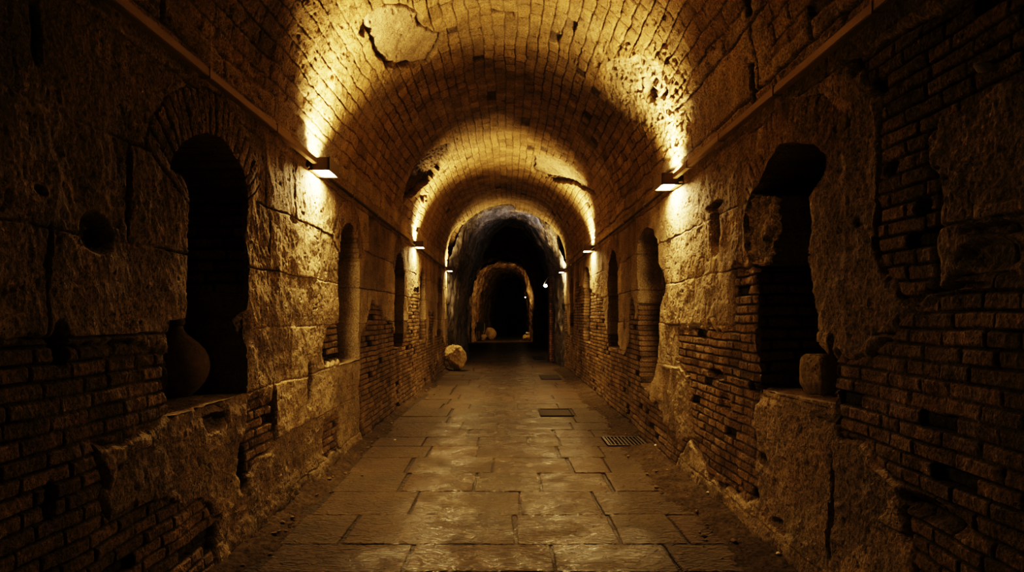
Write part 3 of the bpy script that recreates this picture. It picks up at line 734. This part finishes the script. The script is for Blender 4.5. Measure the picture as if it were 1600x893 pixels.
# ------------------------------------------------------------------ rails and conduits
def rail(side, y0, y1, thick, mat, name, label, clips, z=2.835, off=.075):
    x0 = XL if side < 0 else XR; s = -side; ym = (y0+y1)/2
    root = empty(name, (x0+s*off, y0, z)); tag(root, label, 'rail' if thick > .03 else 'conduit', 'cable runs along the walls')
    m = MB(); L = y1-y0
    if thick > .03: m.box((0, L/2, 0), (.045, L, thick), bev=.004)
    else: m.tube((0, 0, 0), (0, L, 0), thick, 10)
    m.build('channel' if thick > .03 else 'tube', mat, root, smooth=thick <= .03)
    for c in clips:
        k = MB(); k.box((0, c-y0, 0), (.056 if thick > .03 else thick*2.5, .02, thick*1.25 if thick > .03 else thick*2.6))
        k.box((-s*.045, c-y0, thick*.6 if thick > .03 else 0), (.08, .016, .012)); k.build('clip', M_rail, root)
rail(-1, 1.0, 5.86, .05, M_rail, 'cable_rail', 'long straight painted rail on the left wall above the near niche', [1.9, 2.75, 3.75, 4.85])
rail(1, 1.0, 6.50, .05, M_rail, 'cable_rail', 'long straight painted rail on the right wall above the near niche', [1.9, 2.95, 4.05, 5.1, 6.0])
for s_, w_, Ls in ((-1, 'left', (5.9, 12.45, 19.0)), (1, 'right', (6.55, 13.2, 19.6))):
    rail(s_, Ls[0]+.36, Ls[1]-.03, .016, M_cond, 'cable_conduit', 'thin dark conduit on the %s wall between the first and second lamps' % w_, [Ls[0]+1.5+k*1.4 for k in range(4)], z=2.80, off=.05)
    rail(s_, Ls[1]+.36, Ls[2]-.03, .016, M_cond, 'cable_conduit', 'thin dark conduit on the %s wall between the second and third lamps' % w_, [Ls[1]+1.5+k*1.4 for k in range(4)], z=2.80, off=.05)
c = MB(); c.tube((1.60, 19.98, 2.80), (1.34, 22.4, 2.80), .016, 8); c.tube((1.34, 22.4, 2.80), (1.44, 26.85, 2.80), .016, 8)
tag(c.build('cable_conduit', M_cond, None, True), 'slanting conduit between the third right lamp and the round far lamp', 'conduit')

# ------------------------------------------------------------------ jar, stones, boulders
def blob(name, mat, r, seed, loc, squash=(1, 1, 1), rough=.18, facets=0, n=48, rz=0.0, parent=None):
    th = np.linspace(0, math.pi, n)[:, None]*np.ones((1, 2*n)); ph = np.ones((n, 1))*np.linspace(0, 2*math.pi, 2*n)[None, :]
    d = np.stack([np.sin(th)*np.cos(ph), np.sin(th)*np.sin(ph), np.cos(th)], -1).reshape(-1, 3)
    rad = np.ones(len(d))
    if facets:
        rg = np.random.RandomState(seed); pl = rg.normal(size=(facets, 3)); pl /= np.linalg.norm(pl, axis=1)[:, None]; off = rg.uniform(.62, .95, facets)
        dd = d@pl.T; dd = np.where(dd > .05, off/np.maximum(dd, .05), 9); rad = np.minimum(1.12, dd.min(1))
    rad = rad*(1+rough*fbm(d[:, 0], d[:, 1], d[:, 2], 1.6, 4, seed)+rough*.4*fbm(d[:, 0], d[:, 1], d[:, 2], 7, 3, seed+3))
    P = d*rad[:, None]*r*np.array(squash)
    P[:, 2] -= P[:, 2].min()
    o = mk_mesh(name, P, grid_faces(n, 2*n), mat, parent=parent); o.location = loc; o.rotation_euler = (0, 0, rz)
    o.data.set_sharp_from_angle(angle=math.radians(50))
    return o

def jar():
    z0 = .985
    root = empty('amphora', (-2.085, 4.30, z0)); tag(root, 'round bellied terracotta jar with narrow neck in the near left niche', 'jar')
    prof = [(0, 0), (.05, 0), (.075, .004), (.09, .02), (.13, .055), (.165, .10), (.188, .15), (.197, .20), (.19, .25), (.168, .30), (.135, .34), (.095, .375), (.06, .405), (.043, .43), (.038, .455),
            (.036, .46), (.028, .46), (.028, .42), (0, .40)]
    m = MB(); m.lathe(prof, (0, 0, 0), 56); m.build('body', M_jar, root, True)
    m = MB(); m.lathe([(.036, .452), (.046, .462), (.053, .478), (.051, .494), (.042, .505), (.032, .502), (.030, .47), (.036, .452)], (0, 0, 0), 40); m.build('lip', M_jar, root, True)
jar()
st = blob('stone_block', M_block, .17, 5, (1.845, 4.04, 1.022), (.85, .75, 1.0), .05, facets=0, n=60)
def boxy_stone():
    # roughly squared block on a small wedge, right niche
    n = 44; o = bpy.data.objects['stone_block']; me = o.data
    co = np.empty(len(me.vertices)*3, F32); me.vertices.foreach_get('co', co); co = co.reshape(-1, 3)
    c = co.copy(); c[:, 2] -= co[:, 2].max()/2; r = np.linalg.norm(c, axis=1, keepdims=True)+1e-6; u = c/r
    p = 5.0; k = 1/(np.abs(u)**p).sum(1, keepdims=True)**(1/p)
    q = u*k*np.array([.092, .09, .125])
    q[:, 0] *= 1+.18*(q[:, 2:3]/.125)[:, 0]*.5
    w = 1-.22*sst(-.04, -.125, q[:, 2]); q[:, 0] *= w; q[:, 1] *= w
    q *= (1+.07*fbm(u[:, 0], u[:, 1], u[:, 2], 2.2, 4, 9)+.02*fbm(u[:, 0], u[:, 1], u[:, 2], 9, 3, 9))[:, None]
    q[:, 2] -= q[:, 2].min()
    me.vertices.foreach_set('co', q.astype(F32).ravel()); me.update(); o.rotation_euler = (0, .05, .5)
boxy_stone()
tag(st, 'squared rough stone block standing on the sill of the near right niche', 'stone')

b = blob('boulder', M_boulder, .36, 31, (-1.48, 19.0, -.02), (.80, .9, 1.0), .18, facets=11, n=60)
tag(b, 'large rounded pale boulder on the floor against the left wall at the rock passage', 'boulder')
b = blob('boulder', M_boulder, .36, 47, (-1.12, 43.6, -.02), (1.0, .8, 1.05), .10, facets=9, n=40)
tag(b, 'round boulder on the floor behind the sign under the far lit arch', 'boulder')
b = blob('boulder', M_boulder, .2, 58, (-1.52, 43.2, -.02), (1.0, .8, .9), .18, facets=9, n=32)
tag(b, 'smaller stone between the sign post and the far round boulder', 'boulder')
b = blob('boulder', M_boulder, .26, 63, (1.20, 42.2, -.02), (1.0, .8, .8), .18, facets=9, n=32)
tag(b, 'low stone at the right foot of the far arch, a white block on it', 'boulder')
b = blob('stone_block', M_white, .13, 64, (1.24, 42.1, .40), (1.1, .8, .55), .1, facets=7, n=24)
tag(b, 'small white block lying on the low stone at the right of the far arch', 'stone')

# information sign on a post, far left
sg = empty('sign_stand', (-1.66, 42.0, 0)); tag(sg, 'black square sign board on a post at the foot of the far arch', 'sign')
m = MB(); m.box((0, 0, .88), (.46, .04, .52), bev=.008); m.build('board', M_sign, sg)
m = MB(); m.box((-.0, .03, .45), (.06, .05, .9)); m.build('post', M_sign, sg)
m = MB(); m.box((0, .03, .015), (.36, .3, .03)); m.build('base_plate', M_sign, sg)
m = MB(); m.box((0, 0, .5), (.09, .06, 1.0), bev=.01); m.box((0, 0, 1.03), (.11, .08, .05), bev=.01)
o = m.build('marker_post', M_block, None); o.location = (-1.50, 43.75, .0); 
tag(o, 'slim white marker post just right of the black sign board', 'post')

# ------------------------------------------------------------------ drain grate and covers
def drain():
    root = empty('drain_grate', (1.40, 8.20, .0)); tag(root, 'barred iron drain grate in the paving by the right wall', 'grate')
    f = MB(); w, l = .46, .56
    f.box((0, -l/2, -.004), (w, .03, .03)); f.box((0, l/2, -.004), (w, .03, .03)); f.box((-w/2+.012, 0, -.004), (.03, l, .03)); f.box((w/2-.012, 0, -.004), (.03, l, .03))
    f.build('frame', M_iron, root)
    for k in range(9):
        m = MB(); m.box((-w/2+.05+k*.045, 0, -.004), (.016, l-.03, .024)); m.build('bar', M_iron, root)
    p = MB(); p.box((0, 0, -.16), (w+.02, l+.02, .02)); p.build('pit_bottom', M_sign, root)
drain()
def cover(x0, x1, y0, y1, dz, mat, label, rimmat):
    root = empty('inspection_cover', ((x0+x1)/2, (y0+y1)/2, dz)); tag(root, label, 'cover')
    w, l = x1-x0, y1-y0
    m = MB(); m.box((0, 0, 0), (w-.05, l-.05, .02), bev=.004); m.build('lid', mat, root)
    f = MB()
    for sx in (-1, 1): f.box((sx*(w/2-.012), 0, .004-dz*.5), (.022, l, .022)); f.box((0, sx*(l/2-.012), .004-dz*.5), (w, .022, .022))
    f.build('rim', rimmat, root)
cover(.50, 1.01, 10.30, 11.06, -.012, M_cover, 'dark sunken rectangular cover in the paving right of the middle', M_cover)
cover(.80, 1.28, 16.2, 17.4, .003, M_cover, 'dark flat cover farther along the paving, past the sunken one', M_cover)
cover(.92, 1.32, 23.7, 25.6, .006, M_cover, 'dark cover in the floor beside the reddish brick pier', M_cover)

# ------------------------------------------------------------------ loose pebbles and chips
rng = random.Random(3)
protos = []
for k in range(5):
    p = blob('pebble', M_peb, 1.0, 700+k, (0, 0, 0), (1, .8, .6), .2, facets=8, n=9); protos.append(p.data); bpy.data.objects.remove(p)
def put(mesh, name, x, y, z, s, label, group, cat, mat=None):
    o = bpy.data.objects.new(name, mesh); C.objects.link(o); o.location = (x, y, z); o.scale = (s, s, s); o.rotation_euler = (0, 0, rng.uniform(0, 6.28))
    if mat:
        o.material_slots[0].link = 'OBJECT'; o.material_slots[0].material = mat
    tag(o, label, cat, group); return o
for k in range(46):
    y = 3.6+rng.random()**1.6*11; x = XL+.10+abs(rng.gauss(0, .11))
    put(rng.choice(protos), 'pebble', x, y, .012, rng.uniform(.007, .022), 'small brown pebble on the dirt along the left wall', 'pebbles along the left wall', 'pebble')
for k in range(64):
    y = 3.6+rng.random()**1.6*9; x = XR-.08-abs(rng.gauss(0, .18))
    put(rng.choice(protos), 'pebble', x, y, .012, rng.uniform(.007, .024), 'small brown pebble on the dirt along the right wall', 'pebbles along the right wall', 'pebble')
for px, py, s, lb in [(446,789,.022,'white stone chip at the foot of the left wall'),(1098,763,.018,'white chip on the right dirt bank, farther of the two close together'),
                      (1107,775,.022,'white chip on the right dirt bank, nearer of the two close together'),(1216,871,.018,'white chip near the bottom right corner of the floor'),
                      (1027,700,.03,'pale pebble just beyond the drain grate corner'),(612,663,.016,'white chip on the left side of the paving before the third niche'),
                      (617,690,.015,'tiny white chip on the paving left of the pale square slab')]:
    x, y = floor_pt(px, py, .03); put(protos[0], 'stone_chip', x, y, .045 if abs(x) > 1.2 else .004, s, lb, 'white chips on the floor', 'stone chip', M_white)
ch = put(protos[2], 'stone_chip', XR-.005, *wall_pt(1536, 114, 1), .03, 'pale pebble stuck in the upper right wall', None, 'stone chip', M_white)

# ------------------------------------------------------------------ camera and world
cam = bpy.data.cameras.new('camera'); co = bpy.data.objects.new('camera', cam); C.objects.link(co)
co.location = (0, 0, CAMZ); co.rotation_euler = (math.pi/2, 0, 0)
cam.sensor_width = 36; cam.lens = FPX/1600*36; cam.shift_x = (800-CX)/1600; cam.shift_y = (CY-446.5)/1600
cam.clip_start = .05; cam.clip_end = 200
sc = bpy.context.scene; sc.camera = co
w = bpy.data.worlds.new('World'); sc.world = w; w.use_nodes = True
w.node_tree.nodes['Background'].inputs[0].default_value = (.01, .008, .006, 1); w.node_tree.nodes['Background'].inputs[1].default_value = .03
sc.view_settings.view_transform = 'Filmic'
try: sc.view_settings.look = 'High Contrast'
except Exception: pass
sc.view_settings.exposure = 0.8
sc.cycles.use_denoising = True
sc.cycles.max_bounces = 8; sc.cycles.diffuse_bounces = 5
